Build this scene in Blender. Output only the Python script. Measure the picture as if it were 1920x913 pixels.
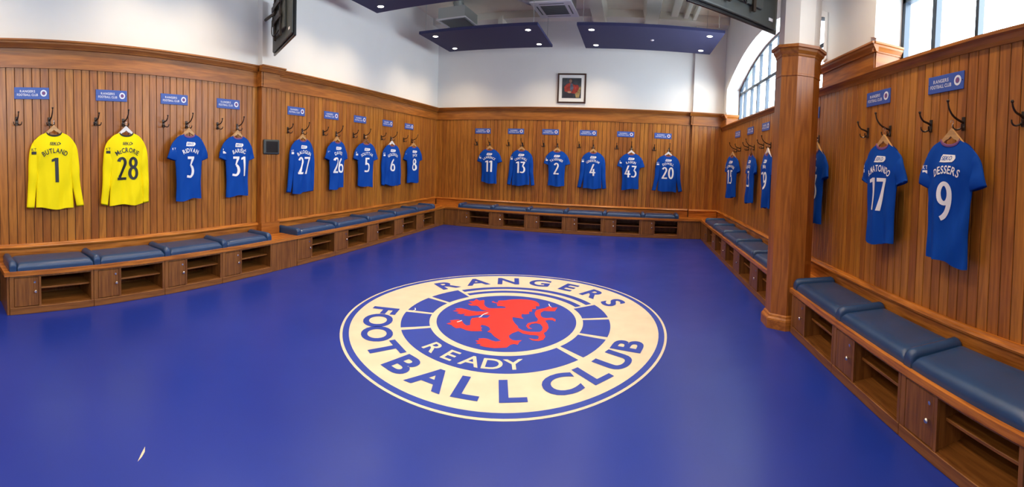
import bpy, bmesh, math, random
from mathutils import Matrix, Vector, Euler
from mathutils.geometry import tessellate_polygon
random.seed(7)
PI = math.pi
SC = bpy.context.scene
COL = SC.collection
for o in list(bpy.data.objects): bpy.data.objects.remove(o)

# ------------------------------------------------------------------ camera (stitched panorama: a cylindrical lens)
FX, FY, Y0, CAMZ = 826.97, 826.11, 332.8, 1.5514
cam = bpy.data.cameras.new('camera'); camo = bpy.data.objects.new('camera', cam); COL.objects.link(camo)
cam.type = 'PANO'
cam.panorama_type = 'CENTRAL_CYLINDRICAL'
cam.central_cylindrical_radius = 1.0
cam.central_cylindrical_range_u_min = -960 / FX
cam.central_cylindrical_range_u_max = 960 / FX
cam.central_cylindrical_range_v_min = -(913 - Y0) / FY
cam.central_cylindrical_range_v_max = Y0 / FY
RM = [[0.9636885556491274, -0.26390033869826535, -0.04075510944457715],
      [0.26511465259236855, 0.9638129264818361, 0.02790813012988573],
      [0.03191533630915331, -0.03769952229750051, 0.9987793336502382]]
camo.matrix_world = Matrix([[RM[i][0], RM[i][2], -RM[i][1], (0, 0, CAMZ)[i]] for i in range(3)] + [[0, 0, 0, 1]])
cam.clip_start = 0.05
SC.camera = camo

# ------------------------------------------------------------------ world, exposure
SC.view_settings.view_transform = 'Standard'
try: SC.view_settings.look = 'None'
except Exception: pass
SC.view_settings.gamma = 1.0
SC.view_settings.use_curve_mapping = False
SC.view_settings.exposure = 0.85
W_STRENGTH = 9.0
SPOT_W = 50.0
w = bpy.data.worlds.new('sky'); SC.world = w; w.use_nodes = True
bg = w.node_tree.nodes['Background']
bg.inputs[0].default_value = (0.80, 0.91, 1.0, 1); bg.inputs[1].default_value = W_STRENGTH
try:
    SC.cycles.max_bounces = 8; SC.cycles.diffuse_bounces = 5; SC.cycles.transparent_max_bounces = 12
    SC.cycles.caustics_reflective = False; SC.cycles.caustics_refractive = False
    SC.cycles.sample_clamp_indirect = 6.0
except Exception: pass
XL, XR, YB, YF, ZC = -4.69, 2.05, 9.94, -2.6, 4.9      # room shell
ZT, ZF, ZR, ZB = 2.80, 2.515, 0.615, 0.43              # wood cap, frieze bottom, bench rail, bench top
D = 0.467                                              # bench depth
REV = 0.30                                             # window reveal depth
WINS = [(4.50, 9.48), (-1.58, 3.40)]                   # window openings along the right wall
for (a, b) in WINS:                                    # daylight portals in the window openings
    L = bpy.data.lights.new('window_daylight', 'AREA'); L.shape = 'RECTANGLE'; L.size = b - a; L.size_y = 1.5
    try: L.cycles.is_portal = True
    except Exception: L.energy = 200
    lo = bpy.data.objects.new('window_daylight', L); COL.objects.link(lo)
    lo.matrix_world = Matrix.Translation((XR + REV + .12, (a + b) / 2, 3.2)) @ Euler((0, PI / 2, 0)).to_matrix().to_4x4() @ Euler((0, 0, PI / 2)).to_matrix().to_4x4()

# ------------------------------------------------------------------ materials
def newmat(name):
    m = bpy.data.materials.new(name); m.use_nodes = True
    nt = m.node_tree; b = nt.nodes['Principled BSDF']
    return m, nt, b
def N(nt, t, **k):
    n = nt.nodes.new(t)
    for a, v in k.items(): setattr(n, a, v)
    return n
def simple(name, col, rough=.5, metal=0, spec=.5, bump=0, bscale=200, coat=0, var=0, vscale=8):
    m, nt, b = newmat(name)
    b.inputs['Base Color'].default_value = (*col, 1); b.inputs['Roughness'].default_value = rough
    b.inputs['Metallic'].default_value = metal; b.inputs['Specular IOR Level'].default_value = spec
    b.inputs['Coat Weight'].default_value = coat
    tc = N(nt, 'ShaderNodeTexCoord')
    if var:
        n = N(nt, 'ShaderNodeTexNoise'); n.inputs['Scale'].default_value = vscale; n.inputs['Detail'].default_value = 4
        nt.links.new(tc.outputs['Object'], n.inputs['Vector'])
        r = N(nt, 'ShaderNodeValToRGB')
        r.color_ramp.elements[0].position = .3; r.color_ramp.elements[1].position = .7
        r.color_ramp.elements[0].color = tuple(c * (1 - var) for c in col) + (1,)
        r.color_ramp.elements[1].color = tuple(min(1, c * (1 + var)) for c in col) + (1,)
        nt.links.new(n.outputs['Fac'], r.inputs[0]); nt.links.new(r.outputs[0], b.inputs['Base Color'])
    if bump:
        n = N(nt, 'ShaderNodeTexNoise'); n.inputs['Scale'].default_value = bscale; n.inputs['Detail'].default_value = 3
        nt.links.new(tc.outputs['Object'], n.inputs['Vector'])
        bp = N(nt, 'ShaderNodeBump'); bp.inputs['Strength'].default_value = bump; bp.inputs['Distance'].default_value = .004
        nt.links.new(n.outputs['Fac'], bp.inputs['Height']); nt.links.new(bp.outputs[0], b.inputs['Normal'])
    return m
BOARD = .094
def wood(name, base, axis='z', planks=False, contrast=.45, rough=.34):
    """pine / oak stained wood; axis = grain direction in object space"""
    m, nt, b = newmat(name); lk = nt.links.new
    tc = N(nt, 'ShaderNodeTexCoord'); sep = N(nt, 'ShaderNodeSeparateXYZ'); lk(tc.outputs['Object'], sep.inputs[0])
    offs = None
    if planks:
        dv = N(nt, 'ShaderNodeMath', operation='DIVIDE'); lk(sep.outputs['X'], dv.inputs[0]); dv.inputs[1].default_value = BOARD
        fl = N(nt, 'ShaderNodeMath', operation='FLOOR'); lk(dv.outputs[0], fl.inputs[0])
        wn = N(nt, 'ShaderNodeTexWhiteNoise', noise_dimensions='1D'); lk(fl.outputs[0], wn.inputs['W'])
        offs = wn
    comb = N(nt, 'ShaderNodeCombineXYZ')
    # squash: along grain small scale
    sc = {'x': (1.0, 14, 14), 'y': (14, 1.0, 14), 'z': (14, 14, 1.0)}[axis]
    for i, k in enumerate('XYZ'):
        mu = N(nt, 'ShaderNodeMath', operation='MULTIPLY'); lk(sep.outputs[k], mu.inputs[0]); mu.inputs[1].default_value = sc[i]
        if offs is not None:
            ad = N(nt, 'ShaderNodeMath', operation='MULTIPLY_ADD'); lk(offs.outputs['Value'], ad.inputs[0]); ad.inputs[1].default_value = 37.0 + 11 * i
            lk(mu.outputs[0], ad.inputs[2]); lk(ad.outputs[0], comb.inputs[i])
        else: lk(mu.outputs[0], comb.inputs[i])
    n1 = N(nt, 'ShaderNodeTexNoise'); n1.inputs['Scale'].default_value = .55; n1.inputs['Detail'].default_value = 2; n1.inputs['Distortion'].default_value = .3
    lk(comb.outputs[0], n1.inputs['Vector'])
    # rings: sine of noise gives cathedral figure
    mr = N(nt, 'ShaderNodeMath', operation='MULTIPLY'); lk(n1.outputs['Fac'], mr.inputs[0]); mr.inputs[1].default_value = 34
    sn = N(nt, 'ShaderNodeMath', operation='SINE'); lk(mr.outputs[0], sn.inputs[0])
    n2 = N(nt, 'ShaderNodeTexNoise'); n2.inputs['Scale'].default_value = 5; n2.inputs['Detail'].default_value = 5; lk(comb.outputs[0], n2.inputs['Vector'])
    mx = N(nt, 'ShaderNodeMath', operation='MULTIPLY_ADD'); lk(sn.outputs[0], mx.inputs[0]); mx.inputs[1].default_value = .16; lk(n2.outputs['Fac'], mx.inputs[2])
    r = N(nt, 'ShaderNodeValToRGB'); lk(mx.outputs[0], r.inputs[0])
    e = r.color_ramp.elements
    e[0].position = .25; e[1].position = .72
    e[0].color = tuple(c * (1 - contrast * k) for c, k in zip(base, (.8, 1.0, 1.1))) + (1,)
    e[1].color = tuple(min(1, c * (1 + contrast * .45)) for c in base) + (1,)
    out = r.outputs[0]
    if planks:
        hs = N(nt, 'ShaderNodeHueSaturation'); lk(out, hs.inputs['Color'])
        mp = N(nt, 'ShaderNodeMapRange'); lk(offs.outputs['Value'], mp.inputs[0]); mp.inputs[3].default_value = .80; mp.inputs[4].default_value = 1.14
        lk(mp.outputs[0], hs.inputs['Value'])
        mp2 = N(nt, 'ShaderNodeMapRange'); lk(offs.outputs['Value'], mp2.inputs[0]); mp2.inputs[3].default_value = .495; mp2.inputs[4].default_value = .506
        lk(mp2.outputs[0], hs.inputs['Hue'])
        out = hs.outputs[0]
    lk(out, b.inputs['Base Color'])
    b.inputs['Roughness'].default_value = rough
    b.inputs['Specular IOR Level'].default_value = .45
    bp = N(nt, 'ShaderNodeBump'); bp.inputs['Strength'].default_value = .12; bp.inputs['Distance'].default_value = .002
    lk(mx.outputs[0], bp.inputs['Height']); lk(bp.outputs[0], b.inputs['Normal'])
    return m
def emit(name, col, s):
    m, nt, b = newmat(name)
    b.inputs['Base Color'].default_value = (*col, 1)
    b.inputs['Emission Color'].default_value = (*col, 1); b.inputs['Emission Strength'].default_value = s
    return m

WOODC = (.42, .150, .022)
M = {}
M['board'] = wood('tongue_and_groove_pine', WOODC, 'z', True, contrast=.32)
M['woodx'] = wood('stained_pine_lengthwise', (.37, .128, .020), 'x', contrast=.36)
M['woodz'] = wood('stained_pine_upright', (.36, .120, .019), 'z', contrast=.34)
M['top'] = wood('varnished_bench_top', (.48, .165, .024), 'x', rough=.26)
M['oak'] = wood('stained_oak_locker', (.25, .095, .020), 'z', contrast=.4, rough=.4)
M['oakx'] = wood('stained_oak_shelf', (.25, .095, .020), 'x', contrast=.4, rough=.42)
M['groove'] = simple('dark_groove_backing', (.06, .02, .006), .8)  # very dark brown backing that shows in the gaps between boards
M['wall'] = simple('white_painted_plaster', (.78, .77, .74), .85, bump=.08, bscale=60, var=.02, vscale=1.5)
M['ceil'] = simple('off_white_painted_concrete', (.80, .75, .66), .9, bump=.2, bscale=12, var=.08, vscale=1.2)
M['navy'] = simple('navy_acoustic_board', (.02, .022, .085), .75, bump=.1, bscale=300)
M['leather'] = simple('navy_vinyl_upholstery', (.018, .054, .145), .27, spec=.55, bump=.25, bscale=420, var=.12, vscale=3)
M['iron'] = simple('dark_cast_iron', (.055, .040, .032), .38, metal=.7, bump=.1, bscale=90)
M['chrome'] = simple('brushed_chrome', (.75, .72, .66), .22, metal=1)
M['royal'] = simple('royal_blue_polyester', (.002, .062, .37), .7, spec=.15, bump=.12, bscale=500)
M['yellow'] = simple('bright_yellow_polyester', (1.0, .82, .004), .7, spec=.15, bump=.12, bscale=500)
M['white'] = simple('white_print', (.93, .93, .93), .6, spec=.2)
M['black'] = simple('black_print', (.012, .013, .016), .5)
M['purple'] = simple('mauve_ribbed_trim', (.22, .08, .22), .7)
M['blacktrim'] = simple('black_ribbed_trim', (.02, .018, .018), .7)
M['hanger'] = wood('pale_beech', (.62, .36, .14), 'x', contrast=.25, rough=.4)
M['hangerw'] = simple('white_painted_hanger_wood', (.85, .83, .80), .45)
M['hangerd'] = wood('dark_brown_hanger_wood', (.22, .085, .03), 'x', contrast=.25, rough=.4)
M['plate'] = simple('blue_enamel_plate', (.045, .105, .42), .45)
M['platew'] = simple('white_plate_lettering', (.85, .87, .92), .5)
M['red'] = simple('red_emblem_vinyl', (.72, .024, .018), .4, var=.05)
M['cream'] = simple('cream_floor_vinyl', (.66, .575, .43), .38, var=.06, vscale=5)
M['eblue'] = simple('blue_emblem_vinyl', (.016, .048, .36), .36, var=.06, vscale=4)
M['tvback'] = simple('dark_grey_television_plastic', (.05, .055, .052), .42, bump=.05)
M['tvblack'] = simple('glossy_black_plastic', (.008, .008, .009), .25)
M['framewood'] = simple('dark_mahogany_frame', (.045, .016, .008), .35)
M['mount'] = simple('off_white_picture_mount', (.80, .78, .74), .8)
M['winframe'] = simple('dark_blue_grey_window_metal', (.022, .035, .055), .4)
M['lamp'] = emit('warm_lamp_glow', (1, .86, .62), 25)
M['plasticw'] = simple('white_unit_plastic', (.75, .72, .74), .5)
M['galv'] = simple('galvanised_duct_metal', (.42, .44, .42), .4, metal=.6)
M['greygrille'] = simple('grey_intake_grille', (.12, .13, .13), .6)
def floor_mat():
    m, nt, b = newmat('blue_vinyl_floor'); lk = nt.links.new
    tc = N(nt, 'ShaderNodeTexCoord')
    n = N(nt, 'ShaderNodeTexNoise'); n.inputs['Scale'].default_value = .7; n.inputs['Detail'].default_value = 6; lk(tc.outputs['Object'], n.inputs['Vector'])
    r = N(nt, 'ShaderNodeValToRGB'); e = r.color_ramp.elements
    e[0].position = .3; e[1].position = .75; e[0].color = (.008, .027, .25, 1); e[1].color = (.014, .038, .31, 1)
    lk(n.outputs['Fac'], r.inputs[0]); 
    n3 = N(nt, 'ShaderNodeTexNoise'); n3.inputs['Scale'].default_value = 55; n3.inputs['Detail'].default_value = 6; lk(tc.outputs['Object'], n3.inputs['Vector'])
    r3 = N(nt, 'ShaderNodeValToRGB'); r3.color_ramp.elements[0].position = .70; r3.color_ramp.elements[1].position = .78; lk(n3.outputs['Fac'], r3.inputs[0])
    mx = N(nt, 'ShaderNodeMixRGB'); lk(r3.outputs[0], mx.inputs[0]); lk(r.outputs[0], mx.inputs[1]); mx.inputs[2].default_value = (.03, .05, .34, 1)
    lk(mx.outputs[0], b.inputs['Base Color'])
    n2 = N(nt, 'ShaderNodeTexNoise'); n2.inputs['Scale'].default_value = 3; n2.inputs['Detail'].default_value = 5; lk(tc.outputs['Object'], n2.inputs['Vector'])
    mp = N(nt, 'ShaderNodeMapRange'); lk(n2.outputs['Fac'], mp.inputs[0]); mp.inputs[3].default_value = .24; mp.inputs[4].default_value = .38
    lk(mp.outputs[0], b.inputs['Roughness']); b.inputs['Specular IOR Level'].default_value = .45
    return m
M['floor'] = floor_mat()
def glass_mat():
    m = bpy.data.materials.new('window_glass'); m.use_nodes = True; nt = m.node_tree; nt.nodes.clear()
    o = N(nt, 'ShaderNodeOutputMaterial'); t = N(nt, 'ShaderNodeBsdfTransparent'); g = N(nt, 'ShaderNodeBsdfGlossy'); g.inputs['Roughness'].default_value = .05
    mx = N(nt, 'ShaderNodeMixShader'); mx.inputs[0].default_value = .06
    t.inputs[0].default_value = (.93, .97, 1, 1)
    nt.links.new(t.outputs[0], mx.inputs[1]); nt.links.new(g.outputs[0], mx.inputs[2]); nt.links.new(mx.outputs[0], o.inputs[0])
    return m
M['glass'] = glass_mat()

# ------------------------------------------------------------------ helpers
class MB:
    """collects shapes into ONE mesh"""
    def __init__(s): s.v = []; s.f = []
    def add(s, v, f):
        k = len(s.v); s.v += [tuple(p) for p in v]; s.f += [tuple(i + k for i in q) for q in f]; return s
    def box(s, x0, x1, y0, y1, z0, z1, bev=0, seg=2):
        if not bev:
            v = [(x, y, z) for z in (z0, z1) for y in (y0, y1) for x in (x0, x1)]
            return s.add(v, [(0, 2, 3, 1), (4, 5, 7, 6), (0, 1, 5, 4), (2, 6, 7, 3), (0, 4, 6, 2), (1, 3, 7, 5)])
        bm = bmesh.new(); bmesh.ops.create_cube(bm, size=1)
        for q in bm.verts: q.co = ((x0 + x1) / 2 + q.co.x * (x1 - x0), (y0 + y1) / 2 + q.co.y * (y1 - y0), (z0 + z1) / 2 + q.co.z * (z1 - z0))
        bmesh.ops.bevel(bm, geom=bm.edges[:], offset=bev, segments=seg, affect='EDGES', profile=.5)
        bm.verts.index_update(); s.add([q.co[:] for q in bm.verts], [[q.index for q in f.verts] for f in bm.faces]); bm.free(); return s
    def sweep(s, prof, axis, a, b):
        """profile polygon (u,v) extruded along axis; x: (u,v)=(y,z); y: (x,z); z: (x,y)"""
        n = len(prof)
        def P(u, v, t): return {'x': (t, u, v), 'y': (u, t, v), 'z': (u, v, t)}[axis]
        v = [P(u, w_, a) for u, w_ in prof] + [P(u, w_, b) for u, w_ in prof]
        f = [(i, (i + 1) % n, n + (i + 1) % n, n + i) for i in range(n)] + [tuple(range(n))[::-1], tuple(range(n, 2 * n))]
        return s.add(v, f)
    def poly(s, pts, y0, y1):
        """outline in x,z (possibly concave) extruded in y"""
        n = len(pts); tris = tessellate_polygon([[Vector((a, b, 0)) for a, b in pts]])
        v = [(a, y0, b) for a, b in pts] + [(a, y1, b) for a, b in pts]
        f = [tuple(t) for t in tris] + [tuple(n + i for i in t) for t in tris] + [(i, (i + 1) % n, n + (i + 1) % n, n + i) for i in range(n)]
        return s.add(v, f)
    def tube(s, pts, rad, n=8, cap=True):
        pts = [Vector(p) for p in pts]; m = len(pts)
        rad = rad if isinstance(rad, (list, tuple)) else [rad] * m
        rings = []; prev = None
        for i, p in enumerate(pts):
            t = (pts[min(i + 1, m - 1)] - pts[max(i - 1, 0)]).normalized()
            if prev is None:
                prev = t.cross(Vector((0, 0, 1))) if abs(t.z) < .9 else t.cross(Vector((1, 0, 0)))
            u = (prev - t * prev.dot(t)).normalized(); prev = u; w_ = t.cross(u)
            rings.append([p + (u * math.cos(2 * PI * k / n) + w_ * math.sin(2 * PI * k / n)) * rad[i] for k in range(n)])
        v = [q for r in rings for q in r]
        f = [(i * n + k, i * n + (k + 1) % n, (i + 1) * n + (k + 1) % n, (i + 1) * n + k) for i in range(m - 1) for k in range(n)]
        if cap: f += [tuple(range(n))[::-1], tuple((m - 1) * n + k for k in range(n))]
        return s.add(v, f)
    def lathe(s, prof, c=(0, 0, 0), axis='z', n=16):
        """prof [(r, h)] around axis through c"""
        m = len(prof); v = []
        for r, h in prof:
            for k in range(n):
                a = 2 * PI * k / n; x, y = r * math.cos(a), r * math.sin(a)
                q = {'z': (x, y, h), 'y': (x, h, y), 'x': (h, x, y)}[axis]
                v.append((c[0] + q[0], c[1] + q[1], c[2] + q[2]))
        f = [(i * n + k, i * n + (k + 1) % n, (i + 1) * n + (k + 1) % n, (i + 1) * n + k) for i in range(m - 1) for k in range(n)]
        f += [tuple(range(n))[::-1], tuple((m - 1) * n + k for k in range(n))]
        return s.add(v, f)
    def xf(s, mat):
        s.v = [tuple(mat @ Vector(p)) for p in s.v]; return s
    def build(s, name, mat, parent=None, smooth=None, recalc=True):
        me = bpy.data.meshes.new(name); me.from_pydata(s.v, [], s.f)
        if recalc:
            bm = bmesh.new(); bm.from_mesh(me); bmesh.ops.recalc_face_normals(bm, faces=bm.faces); bm.to_mesh(me); bm.free()
        me.materials.append(M[mat] if isinstance(mat, str) else mat)
        if smooth is not None:
            for p in me.polygons: p.use_smooth = True
            if smooth: 
                try: me.set_sharp_from_angle(angle=math.radians(smooth))
                except Exception: pass
        o = bpy.data.objects.new(name, me); COL.objects.link(o)
        if parent: o.parent = parent
        return o
def tag(o, label=None, cat=None, group=None, kind=None):
    if label: o['label'] = label
    if cat: o['category'] = cat
    if group: o['group'] = group
    if kind: o['kind'] = kind
    return o
def empty(name, loc, rz=0, label=None, cat=None, group=None):
    o = bpy.data.objects.new(name, None); COL.objects.link(o); o.empty_display_size = .1
    o.location = loc; o.rotation_euler = (0, 0, rz); return tag(o, label, cat, group)
def struct(mb, name, mat, **k): return tag(mb.build(name, mat, **k), kind='structure')
def copy_tree(o, parent=None):
    c = o.copy(); COL.objects.link(c)
    if parent: c.parent = parent
    for ch in list(o.children): copy_tree(ch, c)
    return c
# each wall has a local frame: x runs left to right as seen from the room, -y points into the room, y = 0 is the wall face
def wall_frame(w, s, z=0, off=0):
    if w == 'L': return Vector((XL + off, s, z)), PI / 2
    if w == 'B': return Vector((s, YB - off, z)), 0.0
    return Vector((XR - off, s, z)), -PI / 2

# glyphs from the built-in font
_gc = {}
def glyph(ch, bold=0.0):
    key = (ch, bold)
    if key not in _gc:
        cu = bpy.data.curves.new('glyph', 'FONT'); cu.body = ch; cu.size = 1; cu.offset = bold; cu.resolution_u = 5
        ob = bpy.data.objects.new('glyph', cu); COL.objects.link(ob)
        dg = bpy.context.evaluated_depsgraph_get(); me = bpy.data.meshes.new_from_object(ob.evaluated_get(dg))
        v = [(q.co.x, q.co.y) for q in me.vertices]; f = [tuple(p.vertices) for p in me.polygons]
        bpy.data.objects.remove(ob); bpy.data.curves.remove(cu); bpy.data.meshes.remove(me)
        if v:
            x0 = min(a for a, b in v); x1 = max(a for a, b in v)
            v = [(a - x0, b) for a, b in v]; _gc[key] = (v, f, x1 - x0)
        else: _gc[key] = ([], [], .28)
    return _gc[key]
CAP = .73
try:
    CAP = max(b for a, b in glyph('H')[0])
except Exception: pass
def text_flat(txt, h, sx=1.0, bold=0.0, gap=.12, shear=0.0, center=True):
    """list of (verts2d, faces) for a straight line of text, cap height h"""
    k = h / CAP; x = 0; V = []; F = []
    for ch in txt:
        v, f, w_ = glyph(ch, bold)
        if ch == ' ': x += .3 * k * sx; continue
        n = len(V); V += [((a) * k * sx + x + shear * b * k, b * k) for a, b in v]; F += [tuple(i + n for i in q) for q in f]
        x += (w_ + gap) * k * sx
    wd = x - gap * k * sx
    if center: V = [(a - wd / 2, b) for a, b in V]
    return V, F, wd
def text_arc(txt, h, R, cang, sx=1.0, bold=0.0, gap=.12, step=None, inward=False, angles=None):
    """text on a circle of radius R (letter mid-line), cang = centre angle (rad, ccw from +x)"""
    k = h / CAP; items = []; x = 0
    for ch in txt:
        v, f, w_ = glyph(ch, bold)
        if ch == ' ': w_ = .35
        items.append((ch, v, f, w_, x + w_ * k * sx / 2)); x += (w_ + gap) * k * sx
    tot = x - gap * k * sx; V = []; F = []
    for i, (ch, v, f, w_, xc) in enumerate(items):
        if ch == ' ': continue
        d = (xc - tot / 2) / R
        if angles: a = angles[i]
        else: a = cang + (d if inward else -d)
        n = len(V)
        for (p, q) in v:
            lx = (p - w_ / 2) * k * sx; ly = q * k - h / 2
            if inward: r = R - ly; V.append((r * math.cos(a) + lx * -math.sin(a), r * math.sin(a) + lx * math.cos(a)))
            else: r = R + ly; V.append((r * math.cos(a) + lx * math.sin(a), r * math.sin(a) - lx * math.cos(a)))
        F += [tuple(i2 + n for i2 in q) for q in f]
    return V, F
def text_mesh(name, V, F, fn, mat, parent, cuts=None):
    """flat glyph faces mapped by fn(u,v)->xyz"""
    bm = bmesh.new(); vs = [bm.verts.new((a, b, 0)) for a, b in V]
    for q in F:
        try: bm.faces.new([vs[i] for i in q])
        except ValueError: pass
    if cuts:
        bmesh.ops.triangulate(bm, faces=bm.faces[:])
        for _ in range(4):
            e = [x for x in bm.edges if x.calc_length() > cuts]
            if not e: break
            bmesh.ops.subdivide_edges(bm, edges=e, cuts=1)
            bmesh.ops.triangulate(bm, faces=bm.faces[:])
    for q in bm.verts: q.co = fn(q.co.x, q.co.y)
    me = bpy.data.meshes.new(name); bm.to_mesh(me); bm.free(); me.materials.append(M[mat])
    o = bpy.data.objects.new(name, me); COL.objects.link(o); o.parent = parent
    return o

# ================================================================== SETTING
fl = MB().box(XL - .15, XR + .15, YF - .15, YB + .15, -.12, 0); struct(fl, 'floor', 'floor')
# ceiling slab with concrete beams
struct(MB().box(XL - .15, XR + .5, YF - .15, YB + .15, ZC, ZC + .15), 'ceiling', 'ceil')
b_ = MB()
for x0, x1 in ((-0.98, -0.62), (0.14, 0.52)): b_.sweep([(x0, ZC), (x0 + .05, ZC - .26), (x1 - .05, ZC - .26), (x1, ZC)], 'y', YF, YB)
struct(b_, 'trim_1', 'ceil')
b_ = MB().box(XL, XR, YB - .34, YB, ZC - .16, ZC); b_.box(-3.05, -2.95, YB - .4, YB, ZC - .3, ZC - .1); struct(b_, 'trim_2', 'ceil')
# left wall with its pilaster
PY0, PY1, PD = 4.14, 4.47, .11
struct(MB().box(XL - .15, XL, YF - .15, YB + .15, 0, ZC).box(XL, XL + PD - .02, PY0 + .02, PY1 - .02, ZT - .05, ZC), 'wall_left', 'wall')
struct(MB().box(XL - .15, XR + .3, YB, YB + .15, 0, ZC).box(1.35, XR, YB - .09, YB, ZT - .05, ZC), 'wall_back', 'wall')
struct(MB().box(XL - .15, XR + .5, YF - .15, YF, 0, ZC), 'wall_front', 'wall')
# right wall with the two arched window openings
ZS = 2.50
def arch(y, a, b, spring=3.30, rise=.55):
    c, hw = (a + b) / 2, (b - a) / 2; t = max(0.0, 1 - ((y - c) / hw) ** 2)
    R_ = (hw * hw + rise * rise) / (2 * rise)
    return spring + math.sqrt(max(0, R_ * R_ - (y - c) ** 2)) - (R_ - rise)
wr = MB(); TH = .5
wr.box(XR, XR + TH, YF - .15, YB + .15, 0, ZS - .04)
segs = [YF - .15] + [v for ab in sorted(WINS) for v in ab] + [YB + .15]
for i in range(0, len(segs), 2): wr.box(XR, XR + TH, segs[i], segs[i + 1], ZS - .04, ZC)
for a, b in WINS:
    n = 32; ys = [a + (b - a) * i / n for i in range(n + 1)]
    for i in range(n):
        y0, y1 = ys[i], ys[i + 1]; z0, z1 = arch(y0, a, b), arch(y1, a, b)
        wr.add([(x, y, z) for x in (XR, XR + TH) for y, z in ((y0, z0), (y1, z1), (y1, ZC), (y0, ZC))],
               [(0, 1, 2, 3), (7, 6, 5, 4), (0, 4, 5, 1), (3, 2, 6, 7)])
struct(wr, 'wall_right', 'wall', recalc=False)
# plaster band round each arch, window frames, glass
for wi, (a, b) in enumerate(WINS):
    m = MB(); n = 32
    path = [(a, ZT + .0), (a, 3.30)] + [(a + (b - a) * i / n, arch(a + (b - a) * i / n, a, b)) for i in range(1, n)] + [(b, 3.30), (b, ZT)]
    for i in range(len(path) - 1):
        (y0, z0), (y1, z1) = path[i], path[i + 1]
        cy, cz = (a + b) / 2, 2.2
        def outp(y, z, d):
            L_ = math.hypot(y - cy, z - cz); 
            return (y + (1 if y > cy else -1) * d * (abs(y - cy) / L_) ** 3, z + d * ((z - cz) / L_))
        q0, q1 = outp(y0, z0, .09), outp(y1, z1, .09)
        m.add([(x, *p) for x in (XR - .018, XR) for p in ((y0, z0), (y1, z1), q1, q0)], [(0, 1, 2, 3), (4, 7, 6, 5), (0, 4, 5, 1), (1, 5, 6, 2), (2, 6, 7, 3), (3, 7, 4, 0)])
    struct(m, 'trim_%d' % (3 + wi), 'wall')
    root = empty('window_%d' % (wi + 1), (0, 0, 0)); root['kind'] = 'structure'
    gx = XR + REV; f = MB(); fw = .028
    # arched rim
    for i in range(n):
        y0, y1 = a + (b - a) * i / n, a + (b - a) * (i + 1) / n
        z0, z1 = arch(y0, a, b), arch(y1, a, b)
        f.add([(x, y, z) for x in (gx - .03, gx + .03) for y, z in ((y0, z0 - .05), (y1, z1 - .05), (y1, z1 + .01), (y0, z0 + .01))],
              [(0, 1, 2, 3), (4, 7, 6, 5), (0, 4, 5, 1), (2, 6, 7, 3)])
    f.box(gx - .03, gx + .03, a, a + .05, ZS, 3.32).box(gx - .03, gx + .03, b - .05, b, ZS, 3.32).box(gx - .035, gx + .035, a, b, ZS - .04, ZS + .03)
    zt = 3.20
    f.box(gx - .03, gx + .03, a, b, zt - .03, zt + .03)
    if wi == 0: ml = [9.08, 8.56, 8.11, 7.54, 7.0, 6.46, 5.9, 5.4, 4.95]; mu = [9.02, 8.5, 8.0, 7.48, 7.0, 6.5, 5.95, 5.45, 5.0]
    else: ml = [2.92, 2.40, 1.88, 1.36, .84, .32, -.2, -.7, -1.2]; mu = ml
    for j, y in enumerate(ml): f.box(gx - .03, gx + .03, y - (fw if j % 2 == 0 else .018), y + (fw if j % 2 == 0 else .018), ZS, zt)
    for j, y in enumerate(mu): f.box(gx - .025, gx + .025, y - .018, y + .018, zt, arch(y, a, b))
    f.build('window_frame', 'winframe', root)
    g = MB(); 
    for i in range(n):
        y0, y1 = a + (b - a) * i / n, a + (b - a) * (i + 1) / n
        g.add([(gx + .002, y0, ZS), (gx + .002, y1, ZS), (gx + .002, y1, arch(y1, a, b)), (gx + .002, y0, arch(y0, a, b))], [(0, 1, 2, 3)])
    g.build('pane', 'glass', root, recalc=False)

# ---- tongue-and-groove panelling (V-grooved boards) on the three walls, each in its wall's frame
def boards(mb, x0, x1, z0, z1, y=0.0, t=.018):
    k0 = math.floor(x0 / BOARD); x = x0; k = k0
    while x < x1 - 1e-6:
        nx = min((k + 1) * BOARD, x1); g = .0055
        if nx - x > .012:
            a, b = x + (g if x > x0 else 0), nx - g
            mb.add([(a - .0035, y - t + .008, z0), (a, y - t, z0), (b, y - t, z0), (b + .0035, y - t + .008, z0),
                    (a - .0035, y - t + .008, z1), (a, y - t, z1), (b, y - t, z1), (b + .0035, y - t + .008, z1)],
                   [(0, 1, 5, 4), (1, 2, 6, 5), (2, 3, 7, 6)])
        x = nx; k += 1
CROWN = [(0, 0), (-.03, 0), (-.034, .012), (-.048, .03), (-.062, .045), (-.066, .062), (-.082, .068), (-.082, .085), (0, .085)]
def placed(o, w, s=0, z=0, off=0):
    p, r = wall_frame(w, s, z, off); o.location = p; o.rotation_euler = (0, 0, r); return o
tn = [4]
def trimname(): tn[0] += 1; return 'trim_%d' % tn[0]
def crown_frieze(w, x0, x1, y=0.0, endl=False, endr=False):
    """frieze board and crown moulding in wall-local coordinates at depth y"""
    z = ZT - .085; m = MB()
    m.box(x0, x1, y - .028, 0 if y else y, ZF, z + .01)
    if y: m.box(x0 - .028, x0 + .01, y - .028, 0, ZF, z + .01)
    m.sweep([(u + y - .02, v + z) for u, v in CROWN], 'x', x0 - (.06 if endl else 0), x1 + (.06 if endr else 0))
    m.box(x0, x1, y - .034, y, ZF - .006, ZF + .012)
    placed(struct(m, trimname(), 'woodx'), w)
def lx(w, v):      # wall-local x of a world coordinate along the wall
    return {'L': v, 'B': v, 'R': -v}[w]
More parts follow.
